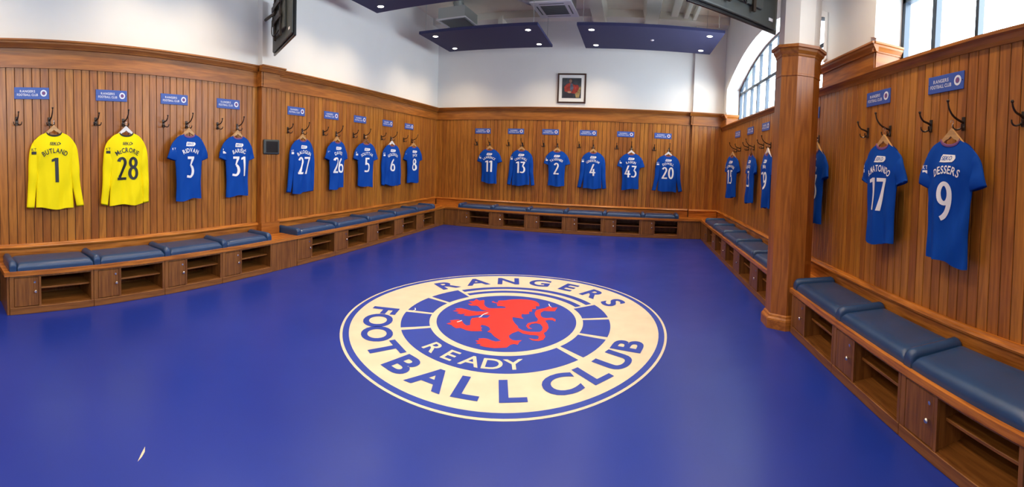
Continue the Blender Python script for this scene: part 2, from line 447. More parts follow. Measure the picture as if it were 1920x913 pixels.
for w_, a, b in (('L', YF, PY0), ('L', PY1, YB), ('B', XL, 1.35)):
    m = MB(); boards(m, a, b, ZR - .03, ZF + .01); placed(struct(m, trimname(), 'board', recalc=False), w_)
    m = MB().box(a, b, -.012, 0, .0, ZF + .02); placed(struct(m, trimname(), 'groove'), w_)
    crown_frieze(w_, a, b)
# left pilaster
m = MB(); boards(m, PY0, PY1, ZB, ZF + .01, y=-PD + .018); placed(struct(m, trimname(), 'board', recalc=False), 'L')
m = MB().box(PY0, PY1, -PD + .012, 0, 0, ZT - .04); placed(struct(m, trimname(), 'woodz'), 'L')
crown_frieze('L', PY0, PY1, -PD + .01, True, True)
m = MB().box(PY0 - .01, PY1 + .01, -PD - .02, 0, ZB, ZR - .01); placed(struct(m, trimname(), 'woodx'), 'L')
# back wall projection at the right corner
m = MB(); boards(m, 1.35, XR, ZR - .03, ZF + .01, y=-.09 + .018); placed(struct(m, trimname(), 'board', recalc=False), 'B')
m = MB().box(1.35, XR, -.09 + .006, 0, 0, ZF + .02); placed(struct(m, trimname(), 'woodz'), 'B')
crown_frieze('B', 1.35, XR, -.085, True, False)
# right wall: boards to the sill, thin cap, taller band with crown on the pier and at the far corner
m = MB(); boards(m, -YB, -YF, ZR - .03, ZS - .06); placed(struct(m, trimname(), 'board', recalc=False), 'R')
m = MB().box(-YB, -YF, -.012, 0, 0, ZS - .05); placed(struct(m, trimname(), 'groove'), 'R')
m = MB().sweep([(0, ZS - .085), (-.024, ZS - .085), (-.03, ZS - .06), (-.045, ZS - .035), (-.06, ZS - .022), (-.06, ZS), (0, ZS)], 'x', -YB, -YF)
placed(struct(m, trimname(), 'woodx'), 'R')
for a, b in WINS:                      # wooden window sill board behind the cap
    m = MB().box(XR - .01, XR + REV, a, b, ZS - .05, ZS - .002); struct(m, trimname(), 'woodx')
for a, b in ((3.40, 4.50), (9.48, YB - .09), (YF, -1.58)):
    z = ZT - .05 - .085; m = MB()
    m.box(-b, -a, -.012, 0, ZS, z + .02); m.sweep([(u * .8, v + z) for u, v in CROWN], 'x', -b - .05 * (b < 9), -a + .05)
    placed(struct(m, trimname(), 'woodx'), 'R')
for y, s_ in ((3.40, -1), (9.48, -1), (4.50, 1)):   # the band returns into the window reveals
    z = ZT - .05 - .085; m = MB(); y0, y1 = sorted((y, y + s_ * .015)); m.box(XR, XR + REV - .03, y0, y1, ZS - .01, z + .02)
    pr = [(y + s_ * -u * .8, v + z) for u, v in CROWN]
    m.sweep(pr, 'x', XR - .04, XR + REV - .035)
    struct(m, trimname(), 'woodx')

# ---- octagonal timber-clad column
def octagon(r, rot=PI / 8): return [(r * math.cos(rot + k * PI / 4), r * math.sin(rot + k * PI / 4)) for k in range(8)]
CX, CY = 1.64, 4.23
def octa(mb, prof, cx=CX, cy=CY):
    rings = [[(cx + x, cy + y, z) for x, y in octagon(r / math.cos(PI / 8))] for r, z in prof]
    v = [p for r in rings for p in r]; n = 8; m_ = len(rings)
    f = [(i * n + k, i * n + (k + 1) % n, (i + 1) * n + (k + 1) % n, (i + 1) * n + k) for i in range(m_ - 1) for k in range(n)]
    f += [tuple(range(n))[::-1], tuple((m_ - 1) * n + k for k in range(n))]
    return mb.add(v, f)
col = empty('column', (0, 0, 0)); col['kind'] = 'structure'; col['label'] = 'octagonal column clad in stained timber below and painted white above'
octa(MB(), [(.195, 2.5), (.195, ZC)]).build('plaster_shaft', 'wall', col)
octa(MB(), [(.208, .1), (.208, 2.50), (.214, 2.505), (.214, 2.52), (.212, 2.525), (.212, 2.72), (.19, 2.72)]).build('shaft_cladding', 'woodz', col)
octa(MB(), [(.212, 2.69), (.218, 2.70), (.222, 2.715), (.240, 2.745), (.245, 2.765), (.262, 2.772), (.262, 2.80), (.19, 2.80)]).build('capital', 'woodx', col)
octa(MB(), [(.245, 0), (.245, .085), (.240, .10), (.225, .115), (.220, .13), (.208, .14)]).build('base_moulding', 'woodx', col)

# ================================================================== EMBLEM ON THE FLOOR
ECX, ECY, EAX, EAY = -1.1285, 4.1087, 1.53, 1.711
emb = empty('floor_emblem', (ECX, ECY, 0), 0, 'large round cream and blue club emblem with red lion set into the blue floor', 'emblem')
def E3(z): return lambda u, v: (u * EAX, v * EAY, z)
def ring_mesh(name, r0, r1, z, mat, a0=0, a1=2 * PI, n=128, parent=emb, label=None, z0=0.0005):
    full = abs(a1 - a0 - 2 * PI) < 1e-6; n = max(6, int(n * (a1 - a0) / (2 * PI)))
    V = []; F = []; k = n if full else n + 1
    for i in range(k):
        a = a0 + (a1 - a0) * i / n
        for r in (r0, r1):
            for zz in (z0, z): V.append((r * math.cos(a) * EAX, r * math.sin(a) * EAY, zz))
    for i in range(n):
        p, q = i * 4, ((i + 1) % k) * 4
        F += [(p + 1, p + 3, q + 3, q + 1), (p + 2, p + 3, q + 3, q + 2), (p, p + 1, q + 1, q)]
    if not full: F += [(0, 1, 3, 2), (n * 4, n * 4 + 1, n * 4 + 3, n * 4 + 2)]
    o = MB().add(V, F).build(name, mat, parent)
    if label: o['label'] = label
    return o
ring_mesh('cream_disc', 0.0001, 1.0, .0020, 'cream')
ring_mesh('blue_ring', .950, .985, .0030, 'eblue', label='thin blue ring near the rim')
ring_mesh('centre_disc', .0001, .440, .0030, 'eblue', label='blue centre disc')
dg_ = math.radians
h2 = .9                                   # half width in degrees of the cream spokes
edges = [(38.7, 14.5), (14.5, -12), (-12, -37.0)]
for a_, b_2 in edges:
    ring_mesh('band_panel', .483, .655, .0030, 'eblue', dg_(b_2 + h2 + .6), dg_(a_ - h2 - .6))
    ring_mesh('band_panel', .483, .655, .0030, 'eblue', PI - dg_(a_ - h2 - .6), PI - dg_(b_2 + h2 + .6))
ring_mesh('band_panel', .483, .655, .0030, 'eblue', dg_(-143 + h2 + .8), dg_(-37 - h2 - .8), label='blue band panel with the word READY')
ring_mesh('arc_bar', .598, .645, .0030, 'eblue', dg_(38.7 + h2), dg_(141.3 - h2), label='outer of two thin blue bars')
ring_mesh('arc_bar', .510, .555, .0030, 'eblue', dg_(38.7 + h2), dg_(141.3 - h2), label='inner of two thin blue bars')
A1 = [dg_(v) for v in (144, 126, 107, 88, 69.5, 52, 35.5)]
V, F = text_arc('RANGERS', .158, .80, 0, sx=1.10, bold=.030, angles=A1)
text_mesh('lettering', V, F, E3(.0040), 'eblue', emb)['label'] = 'blue word RANGERS around the top'
A2 = [dg_(v) for v in (-164.8, -153, -139, -125, -111, -97.5, -84.2, -70.5, 0, -54.5, -41.5, -29, -15.5)]
V, F = text_arc('FOOTBALL CLUB', .160, .795, 0, sx=1.10, bold=.030, inward=True, angles=A2)
text_mesh('lettering', V, F, E3(.0040), 'eblue', emb)['label'] = 'blue words FOOTBALL CLUB around the bottom'
A3 = [dg_(v) for v in (-115, -102.5, -90.5, -79.5, -69)]
V, F = text_arc('READY', .098, .570, 0, sx=1.08, bold=.012, inward=True, angles=A3)
text_mesh('lettering', V, F, E3(.0042), 'cream', emb)['label'] = 'cream word READY on the blue band'
LION = [(-0.159, 0.297), (-0.118, 0.316), (-0.093, 0.341), (-0.07, 0.355), (-0.016, 0.377), (0.023, 0.383), (0.063, 0.382), (0.1, 0.365), (0.132, 0.327), (0.146, 0.277), (0.12, 0.273), (0.135, 0.222), (0.108, 0.217), (0.121, 0.167), (0.101, 0.161), (0.113, 0.124), (0.087, 0.109), (0.066, 0.11), (0.075, 0.066), (0.1, 0.032), (0.062, 0.038), (0.024, 0.038), (0.036, -0.001), (0.065, -0.049), (0.096, -0.088), (0.106, -0.112), (0.141, -0.137), (0.175, -0.144), (0.212, -0.137), (0.243, -0.131), (0.252, -0.103), (0.245, -0.058), (0.221, -0.017), (0.192, -0.011), (0.167, -0.028), (0.159, -0.062), (0.169, -0.084), (0.191, -0.1), (0.166, -0.103), (0.143, -0.067), (0.143, -0.025), (0.166, -0.001), (0.191, 0.017), (0.19, 0.054), (0.164, 0.092), (0.145, 0.142), (0.141, 0.198), (0.164, 0.23), (0.19, 0.254), (0.212, 0.299), (0.236, 0.275), (0.272, 0.29), (0.268, 0.216), (0.231, 0.206), (0.195, 0.205), (0.181, 0.165), (0.192, 0.116), (0.212, 0.087), (0.239, 0.087), (0.271, 0.101), (0.3, 0.078), (0.303, 0.043), (0.285, 0.061), (0.256, 0.061), (0.238, 0.042), (0.265, -0.005), (0.282, -0.058), (0.28, -0.111), (0.269, -0.139), (0.289, -0.181), (0.286, -0.225), (0.265, -0.248), (0.229, -0.25), (0.201, -0.226), (0.235, -0.233), (0.255, -0.223), (0.254, -0.192), (0.238, -0.179), (0.197, -0.184), (0.152, -0.178), (0.118, -0.152), (0.092, -0.195), (0.084, -0.229), (0.096, -0.257), (0.12, -0.277), (0.144, -0.277), (0.172, -0.263), (0.163, -0.291), (0.165, -0.322), (0.141, -0.321), (0.126, -0.337), (0.117, -0.373), (0.091, -0.385), (0.057, -0.401), (0.027, -0.404), (-0.003, -0.405), (-0.029, -0.398), (-0.025, -0.382), (-0.056, -0.386), (-0.048, -0.366), (-0.071, -0.355), (-0.052, -0.34), (-0.066, -0.324), (-0.04, -0.309), (-0.019, -0.307), (0.012, -0.32), (0.04, -0.325), (0.062, -0.306), (0.037, -0.287), (0.009, -0.267), (-0.024, -0.229), (-0.051, -0.221), (-0.044, -0.186), (-0.064, -0.157), (-0.094, -0.141), (-0.118, -0.14), (-0.115, -0.17), (-0.098, -0.18), (-0.102, -0.199), (-0.082, -0.222), (-0.112, -0.237), (-0.141, -0.248), (-0.176, -0.246), (-0.218, -0.229), (-0.239, -0.246), (-0.267, -0.23), (-0.283, -0.214), (-0.319, -0.21), (-0.302, -0.174), (-0.323, -0.158), (-0.302, -0.136), (-0.278, -0.122), (-0.247, -0.139), (-0.22, -0.171), (-0.197, -0.185), (-0.181, -0.169), (-0.206, -0.106), (-0.212, -0.066), (-0.184, -0.045), (-0.157, -0.037), (-0.125, -0.028), (-0.119, 0.019), (-0.141, 0.016), (-0.185, 0.002), (-0.222, -0.027), (-0.245, -0.045), (-0.279, -0.047), (-0.278, -0.014), (-0.306, -0.036), (-0.336, -0.028), (-0.325, -0.006), (-0.35, -0.005), (-0.376, -0.005), (-0.351, 0.022), (-0.378, 0.036), (-0.35, 0.061), (-0.316, 0.059), (-0.265, 0.046), (-0.228, 0.048), (-0.186, 0.069), (-0.141, 0.099), (-0.186, 0.085), (-0.216, 0.095), (-0.246, 0.132), (-0.268, 0.147), (-0.303, 0.131), (-0.337, 0.155), (-0.305, 0.172), (-0.351, 0.204), (-0.319, 0.22), (-0.318, 0.268), (-0.284, 0.244), (-0.261, 0.272), (-0.247, 0.244), (-0.231, 0.193), (-0.207, 0.157), (-0.173, 0.135), (-0.144, 0.143), (-0.071, 0.173), (-0.072, 0.195), (-0.107, 0.202), (-0.132, 0.19), (-0.142, 0.219), (-0.158, 0.238), (-0.127, 0.243), (-0.096, 0.247), (-0.129, 0.249), (-0.17, 0.242), (-0.196, 0.251), (-0.192, 0.275), (-0.171, 0.255), (-0.151, 0.256)]
lp = MB(); tr = tessellate_polygon([[Vector((a, b, 0)) for a, b in LION]])
lp.add([(a * EAX, b * EAY, .0042) for a, b in LION], [tuple(t) for t in tr]).build('lion', 'red', emb)['label'] = 'red rampant lion'
sm = MB(); cs = [(-1.949, .939), (-1.972, .975), (-2.000, 1.006), (-2.036, 1.026), (-2.012, 1.000), (-1.990, .978), (-1.966, .955)]
sm.add([(x, y, .0012) for x, y in cs], [tuple(t) for t in tessellate_polygon([[Vector((x, y, 0)) for x, y in cs]])])
tag(sm.build('scuff_mark', 'cream'), 'small pale scuff on the blue floor near the lower left', 'scuff mark')

# ================================================================== BENCHES
def pad_mb(x0, x1, y0, y1, z0, z1, crown=.008):
    """seat pad with softly rolled edges"""
    mb = MB(); nx, ny = 16, 12; V = []; F = []
    cx, cy, hx, hy = (x0 + x1) / 2, (y0 + y1) / 2, (x1 - x0) / 2, (y1 - y0) / 2
    tv = [-1, -.985, -.95, -.9, -.8, -.55, -.25, 0, .25, .55, .8, .9, .95, .985, 1]; H = z1 - z0
    def edge(d):  # d metres from the edge
        r = .045
        return 1 if d >= r else math.sqrt(max(0, 1 - (1 - d / r) ** 2))
    for v in tv:
        for u in tv:
            e = min(edge(hx * (1 - abs(u))), edge(hy * (1 - abs(v))))
            e = edge(hx * (1 - abs(u))) * edge(hy * (1 - abs(v)))
            V.append((cx + u * hx, cy + v * hy, z0 + H * .35 + H * .65 * e + crown * (1 - u * u) * (1 - v * v)))
    n = len(tv)
    F = [(j * n + i, j * n + i + 1, (j + 1) * n + i + 1, (j + 1) * n + i) for j in range(n - 1) for i in range(n - 1)]
    loop = [i for i in range(n)] + [j * n + n - 1 for j in range(1, n)] + [(n - 1) * n + i for i in range(n - 2, -1, -1)] + [j * n for j in range(n - 2, 0, -1)]
    k = len(V); V += [(V[i][0], V[i][1], z0) for i in loop]; m_ = len(loop)
    F += [(loop[i], loop[(i + 1) % m_], k + (i + 1) % m_, k + i) for i in range(m_)] + [tuple(range(k, k + m_))]
    return mb.add(V, F)
def roll_mb(x0, x1, y0, y1, z0, z1):
    mb = MB(); w2 = (x1 - x0) / 2; cx = (x0 + x1) / 2; R_ = w2
    prof = [(x0, z0)] + [(cx - R_ * math.cos(PI * k / 8), z1 - R_ + R_ * math.sin(PI * k / 8)) for k in range(9)] + [(x1, z0)]
    yy = [(y0, .62), (y0 + .008, .80), (y0 + .022, .93), (y0 + .045, 1.0), (y1 - .03, 1.0), (y1 - .008, .9), (y1, .75)]
    n = len(prof); V = []
    for y, s in yy: V += [(cx + (x - cx) * (s ** .4), y, z0 + (z - z0) * s) for x, z in prof]
    F = [(i * n + k, i * n + (k + 1) % n, (i + 1) * n + (k + 1) % n, (i + 1) * n + k) for i in range(len(yy) - 1) for k in range(n)]
    F += [tuple(range(n))[::-1], tuple((len(yy) - 1) * n + k for k in range(n))]
    return mb.add(V, F)
def make_unit(w, s0, s1, below, door_open=0):
    """locker unit under the bench; local x 0..wd from its left end as seen from the room"""
    wd = abs(s1 - s0); zt = ZB - .042; t = .02; fy = -D; p, r = wall_frame(w, s0)
    u = empty('locker_unit', p, r, 'oak locker unit under the bench ' + below, 'locker', 'locker units under the benches')
    c = MB(); e = .002
    c.box(e, t, fy + .012, -.03, 0, zt).box(wd - t, wd - e, fy + .012, -.03, 0, zt).box(t, wd - t, -.05, -.03, 0, zt)
    dx0, dx1 = .065, .335 * wd
    c.box(dx1 + .006, dx1 + .024, fy + .02, -.05, .078, zt)               # divider
    c.box(e, .048, fy, fy + .018, .072, zt, .002, 1)                       # left stile
    c.box(wd - .030, wd - e, fy, fy + .018, .072, zt, .002, 1)             # right stile
    c.box(.048, wd - .03, fy, fy + .018, zt - .022, zt, .0015, 1)          # top rail
    c.box(dx1 + .002, dx1 + .028, fy, fy + .018, .072, zt - .022, .0015, 1)
    c.build('carcass', 'oak', u)
    MB().box(e, wd - e, fy - .004, fy + .02, 0, .072, .003, 1).box(t, wd - t, fy + .02, -.05, .06, .078).build('plinth', 'oakx', u)
    MB().box(dx1 + .024, wd - t, fy + .07, -.05, .222, .240, .002, 1).build('shelf', 'oakx', u)
    d = MB().box(.052, dx1, fy + .001, fy + .018, .078, zt - .026, .003, 1)
    d = d.build('door', 'oak', u)
    MB().lathe([(.004, 0), (.005, -.012), (.013, -.018), (.015, -.026), (.010, -.032), (.0005, -.034)], (dx1 - .035, fy, .225), 'y', 14).build('knob', 'chrome', d, 30)['label'] = 'small chrome knob'
    MB().lathe([(.011, 0), (.011, -.004), (.0005, -.005)], (dx1 - .038, fy, .315), 'y', 12).build('lock', 'chrome', d)
    return u
def make_cushion(w, s0, s1, below, first=True, last=False):
    wd = abs(s1 - s0); p, r = wall_frame(w, s0, ZB)
    c = empty('seat_cushion', p, r, 'navy vinyl seat cushion on the bench ' + below, 'cushion', 'navy seat cushions on the benches')
    rw = .085; fy = -D + .005
    pad_mb(rw + .001, wd - .001 - (rw if last else 0), fy + .006, -.055, 0.0005, .074).build('seat_pad', 'leather', c, 40)
    roll_mb(.003, rw, fy, -.05, 0.0005, .104).build('end_roll', 'leather', c, 50)
    if last: roll_mb(wd - rw, wd - .003, fy, -.05, 0.0005, .104).build('end_roll', 'leather', c, 50)
    return c
def back_board(w, a, b):
    m = MB(); m.box(a, b, -.042, -.018, ZB, ZR - .02)
    m.sweep([(-.018, ZR - .055), (-.048, ZR - .055), (-.060, ZR - .044), (-.064, ZR - .03), (-.056, ZR - .018), (-.046, ZR - .012), (-.040, ZR), (-.018, ZR)], 'x', a, b)
    return placed(struct(m, trimname(), 'top'), w)
back_board('L', YF + .0, PY0 - .01); back_board('L', PY1 + .01, YB - .06); back_board('B', XL + .06, 1.33); back_board('R', -(YB - .09), -YF)
m = MB().box(1.345, XR - .06, -.09 - .03, -.09, ZB, ZR - .02)
m.sweep([(-.09 + u, v) for u, v in [(0, ZR - .055), (-.03, ZR - .055), (-.042, ZR - .044), (-.046, ZR - .03), (-.038, ZR - .018), (-.028, ZR - .012), (-.022, ZR), (0, ZR)]], 'x', 1.345, XR - .06)
placed(struct(m, trimname(), 'top'), 'B')
# units: (wall, left coordinate, right coordinate, shirt reference)
def ref(n): return 'below the shirt numbered %s' % n if n else ''
LU = [(0.67, 1.55, ref(1)), (1.55, 2.39, ref(28)), (2.39, 3.19, ref('3 on the left wall')), (3.19, 4.02, ref(31))]
LU2 = [(4.51, 5.38, ref(27)), (5.38, 6.29, ref(26)), (6.29, 7.21, ref('5 on the left wall')), (7.21, 8.11, ref(6)), (8.11, 8.99, ref(8))]
BU = [(-3.88, -3.08, ref(11)), (-3.08, -2.25, ref(13)), (-2.25, -1.41, ref(2)), (-1.41, -.56, ref(4)), (-.56, .27, ref(43)), (.27, 1.10, ref(20))]
RU = [(8.99, 8.13, 'on the right wall nearest the far corner'), (8.13, 7.27, 'on the right wall, second from the far corner'), (7.27, 6.37, 'on the right wall, third from the far corner'),
      (6.37, 5.45, 'on the right wall, fourth from the far corner'), (5.45, 4.58, 'on the right wall, just beyond the column')]
RU2 = [(3.96, 3.05, ref(17)), (3.05, 2.14, ref('9 nearest the camera')), (2.14, 1.20, 'on the right wall, last before the frame edge')]
for w_, lst in (('L', LU), ('L', LU2), ('B', BU), ('R', RU), ('R', RU2)):
    for i, (a, b, t) in enumerate(lst):
        make_unit(w_, a, b, t)
        make_cushion(w_, a, b, t, last=(i == len(lst) - 1 and lst is not RU2))
# filler panels between units
def filler(w, a, b, label):
    p, r = wall_frame(w, a); e = abs(b - a)
    o = MB().box(.002, e - .002, -D + .002, -D + .02, 0, ZB - .042, .003, 1).build('filler_panel', 'oak'); o.location = p; o.rotation_euler = (0, 0, r)
    return tag(o, label, 'panel', 'plain filler panels of the bench')
filler('L', 4.02, 4.51, 'plain oak panel between the two runs of lockers below the left pilaster')
filler('L', 8.99, YB - D, 'plain oak panel at the far corner end of the left bench')
filler('B', XL + D, -3.88, 'plain oak panel at the left corner end of the back bench')
filler('B', 1.10, XR - D, 'plain oak panel at the right corner end of the back bench')
filler('R', YB - D, 8.99, 'narrow oak panel at the far corner end of the right bench')
# continuous worktops (nosing profile)
def worktop(poly, label, z0=ZB - .042, z1=ZB):
    n = len(poly); V = [(x, y, z) for z in (z0, z0 + .006, z1 - .008, z1) for x, y in poly]
    cxm = sum(p[0] for p in poly) / n
    m = MB(); tr = tessellate_polygon([[Vector((x, y, 0)) for x, y in poly]])
    F = [(k * n + i, k * n + (i + 1) % n, (k + 1) * n + (i + 1) % n, (k + 1) * n + i) for k in range(3) for i in range(n)]
    F += [tuple(t) for t in tr] + [tuple(3 * n + i for i in t) for t in tr]
    return tag(m.add(V, F).build('bench_top', 'top'), label, 'bench top')
OV = .018
bt = empty('bench_top', (0, 0, 0), 0, 'continuous varnished orange wood bench top running round all three walls', 'bench top')
def top_piece(w, poly, label):      # poly in wall-local (x, y), mitred at the corners
    o = worktop(poly, label); o.name = 'bench_run'; o.parent = bt; del o['category']; p, r = wall_frame(w, 0); o.location = p; o.rotation_euler = (0, 0, r)
E_ = D + OV
top_piece('L', [(.62, -.02), (.62, -E_), (YB - E_, -E_), (YB - .02, -.02)], 'varnished orange wood bench top along the left wall')
top_piece('B', [(XL + .02, -.021), (XL + E_ + .001, -E_), (XR - E_ - .001, -E_), (XR - .10, -.10), (1.35, -.10), (1.35, -.021)], 'varnished orange wood bench top along the back wall')
top_piece('R', [(-(YB - E_), -E_), (-4.50, -E_), (-4.50, -.19), (-3.985, -.19), (-3.985, -E_), (1.2, -E_), (1.2, -.02), (-(YB - .10), -.02), (-(YB - .10), -.101)], 'varnished orange wood bench top along the right wall, notched round the column')
# left bench end panel
tag(MB().box(XL + .02, XL + D - .004, .645, .668, 0, ZB - .042, .002, 1).build('end_panel', 'oak'), 'oak end panel closing the left bench at the picture edge', 'panel')

# ================================================================== CLUB NAME PLATES
def make_plate(w, s, z, label, wd=.385, h=.125):
    p, r = wall_frame(w, s, z, .018); c = empty('name_plate', p, r, label, 'sign', 'club name plates above the hooks')
    MB().box(-wd / 2, wd / 2, -.008, 0, -h / 2, h / 2, .002, 1).build('plate', 'plate', c)
    V1, F1, _ = text_flat('RANGERS', .024, 1.0, .014, .12); V2, F2, _ = text_flat('FOOTBALL CLUB', .024, .80, .014, .10)
    V = [(a - .048, b + .008) for a, b in V1] + [(a - .048, b - .030) for a, b in V2]; k = len(V1)
    text_mesh('lettering', V, F1 + [tuple(i + k for i in q) for q in F2], lambda u, v: (u, -.0095, v), 'platew', c)
    MB().lathe([(.036, -.008), (.036, -.0095), (.0005, -.0096)], (wd / 2 - .062, 0, .002), 'y', 24).build('crest', 'platew', c)
    MB().lathe([(.021, -.0096), (.021, -.0102), (.0005, -.0103)], (wd / 2 - .062, 0, .002), 'y', 24).build('crest_ring', 'plate', c)
    MB().lathe([(.017, -.0103), (.017, -.0108), (.0005, -.0109)], (wd / 2 - .062, 0, .002), 'y', 24).build('crest_centre', 'purple', c)
    for sx_ in (-1, 1): MB().lathe([(.004, -.008), (.004, -.010), (.0005, -.0105)], (sx_ * (wd / 2 - .012), 0, 0), 'y', 8).build('screw', 'iron', c)
    return c
# ================================================================== COAT HOOKS
def curve_pts(pts, n=6):
    """Catmull-Rom"""
    P = [Vector(p) for p in pts]; P = [P[0]] + P + [P[-1]]; out = []
    for i in range(1, len(P) - 2):
        for k in range(n):
            t = k / n; a, b, c, d = P[i - 1], P[i], P[i + 1], P[i + 2]
            out.append(.5 * ((2 * b) + (-a + c) * t + (2 * a - 5 * b + 4 * c - d) * t * t + (-a + 3 * b - 3 * c + d) * t ** 3))
    out.append(P[-2]); return out
def make_hook(kind):
    c = empty('coat_hook', (0, 0, 0))
    MB().box(-.017, .017, -.007, 0, -.055, .038, .003, 2).build('base_plate', 'iron', c)
    big = kind == 'big'; L_, H_ = (.150, .115) if big else (.110, .070)
    path = curve_pts([(0, -.004, .0), (0, -L_ * .35, .012), (0, -L_ * .68, H_ * .30), (0, -L_ * .92, H_ * .66), (0, -L_, H_)])
    MB().tube(path, [.009 - .0035 * i / len(path) for i in range(len(path))], 8).build('upper_arm', 'iron', c, 40)
    MB().lathe([(.0005, -.010), (.008, -.008), (.011, 0), (.008, .008), (.0005, .010)], (0, -L_ - .001, H_ + .008), 'z', 10).build('ball_tip', 'iron', c, 0)
    for s in (-1, 1):
        pr = curve_pts([(s * .006, -.004, -.028), (s * .020, -.022, -.046), (s * .034, -.044, -.050), (s * .042, -.058, -.036), (s * .044, -.060, -.018)])
        MB().tube(pr, [.007 - .002 * i / len(pr) for i in range(len(pr))], 6).build('lower_prong', 'iron', c, 40)
    return c
hk_big, hk_small = make_hook('big'), make_hook('small')
used = {'big': False, 'small': False}
def place_hook(w, s, z, label, kind):
    src = hk_big if kind == 'big' else hk_small
    o = src if not used[kind] else copy_tree(src); used[kind] = True
    p, r = wall_frame(w, s, z, .018); o.location = p; o.rotation_euler = (0, 0, r); tag(o, label, 'hook', 'cast iron coat hooks on the panelling'); return o
# ================================================================== HANGERS
def make_hanger(w, s, z, label, mat, off=.085, yaw=0):
    """z = top of the shirt shoulders"""
    p, r = wall_frame(w, s, z, off); c = empty('clothes_hanger', p, r + yaw, label, 'hanger', 'wooden hangers on the coat hooks')
    top, bot = [], []
    for i in range(17):
        x = -.19 + .38 * i / 16; a = abs(x)
        zc = .060 - .86 * a + .8 * max(0, a - .12) ** 2
        wd_ = .020 - .03 * a
        top.append((x, zc + wd_)); bot.append((x, zc - wd_ - (.012 if a < .03 else 0)))
    MB().poly(top + bot[::-1], -.0095, .0095).build('wooden_arms', mat, c)
    hk = curve_pts([(0, 0, .085), (0, 0, .105), (0, .010, .118), (0, .0, .134), (0, -.014, .128), (0, -.016, .115)])
    MB().tube(hk, .0022, 6).build('wire_hook', 'chrome', c, 60)
    return c
# ================================================================== SHIRTS
# tall narrow shirt numerals drawn as strokes in a 1-high box
def _strip(pts, t0, t1=None):
    """polyline with half width varying: vertical strokes t0, horizontal strokes t1"""
    t1 = t1 or t0; V = []; F = []; n = len(pts)
    for i, (x, y) in enumerate(pts):
        cl_ = math.hypot(pts[0][0] - pts[-1][0], pts[0][1] - pts[-1][1]) < 1e-6
        a = pts[i - 1] if i else pts[-2 if cl_ else 0]; b = pts[i + 1] if i < n - 1 else pts[1 if cl_ else -1]; dx, dy = b[0] - a[0], b[1] - a[1]; L_ = math.hypot(dx, dy) or 1; dx /= L_; dy /= L_
        h = math.hypot(t0 * dy, t1 * dx); V += [(x - dy * h, y + dx * h), (x + dy * h, y - dx * h)]
    F = [(2 * i, 2 * i + 1, 2 * i + 3, 2 * i + 2) for i in range(n - 1)]
    return V, F
def _arc(cx, cy, rx, ry, a0, a1, n=28): return [(cx + rx * math.cos(math.radians(a0 + (a1 - a0) * i / n)), cy + ry * math.sin(math.radians(a0 + (a1 - a0) * i / n))) for i in range(n + 1)]
TV, TH_ = .072, .055
DG = {
 '1': (.30, [('p', [(.13, 0), (.28, 0), (.28, 1), (.15, 1), (.0, .93), (.0, .83), (.13, .87)])]),
 '2': (.46, [('s', _arc(.225, .745, .155, .20, 165, -25) + [(.33, .58), (.22, .36), (.085, .11)]), ('p', [(.0, 0), (.46, 0), (.46, .115), (.0, .115)])]),
 '3': (.46, [('p', [(.03, 1), (.43, 1), (.43, .90), (.27, .59), (.17, .56), (.27, .885), (.03, .885)]), ('s', _arc(.20, .315, .185, .26, 78, -90) + [(.12, .065), (.0, .085)])]),
 '4': (.50, [('p', [(.26, 1), (.40, 1), (.15, .335), (.0, .335), (.0, .28)]), ('p', [(.0, .23), (.50, .23), (.50, .335), (.0, .335)]), ('p', [(.27, 0), (.41, 0), (.41, .62), (.27, .55)])]),
 '5': (.44, [('p', [(.06, 1), (.40, 1), (.40, .885), (.06, .885)]), ('p', [(.06, 1), (.19, 1), (.17, .52), (.045, .50)]), ('s', [(.09, .545), (.16, .585)] + _arc(.185, .325, .185, .265, 82, -90) + [(.12, .055), (.0, .075)])]),
 '6': (.47, [('s', _arc(.235, .29, .165, .235, 0, 360)), ('s', _arc(.42, .34, .35, .60, 183, 108))]),
 '7': (.46, [('p', [(.0, 1), (.46, 1), (.46, .90), (.0, .885)]), ('p', [(.46, .93), (.21, 0), (.06, 0), (.31, .90)])]),
 '8': (.47, [('s', _arc(.235, .755, .145, .190, 0, 360)), ('s', _arc(.235, .295, .165, .240, 0, 360))]),
 '9': (.47, [('s', _arc(.235, .70, .165, .245, 0, 360)), ('s', _arc(.05, .66, .35, .61, 3, -76))]),
 '0': (.48, [('s', _arc(.24, .5, .17, .445, 0, 360, 40))]),
}
def digits(num, h):
    V = []; F = []; x = 0
    for ch in num:
        wd, parts = DG[ch]
        for k, q in parts:
            if k == 's': v, f = _strip(q, TV, TH_)
            else: v = q; f = [tuple(t) for t in tessellate_polygon([[Vector((a, b, 0)) for a, b in q]])]
            n = len(V); V += [((a + x) * h, b * h) for a, b in v]; F += [tuple(i + n for i in t) for t in f]
        x += wd + .075
    x -= .075
    return [(a - x * h / 2, b) for a, b in V], F
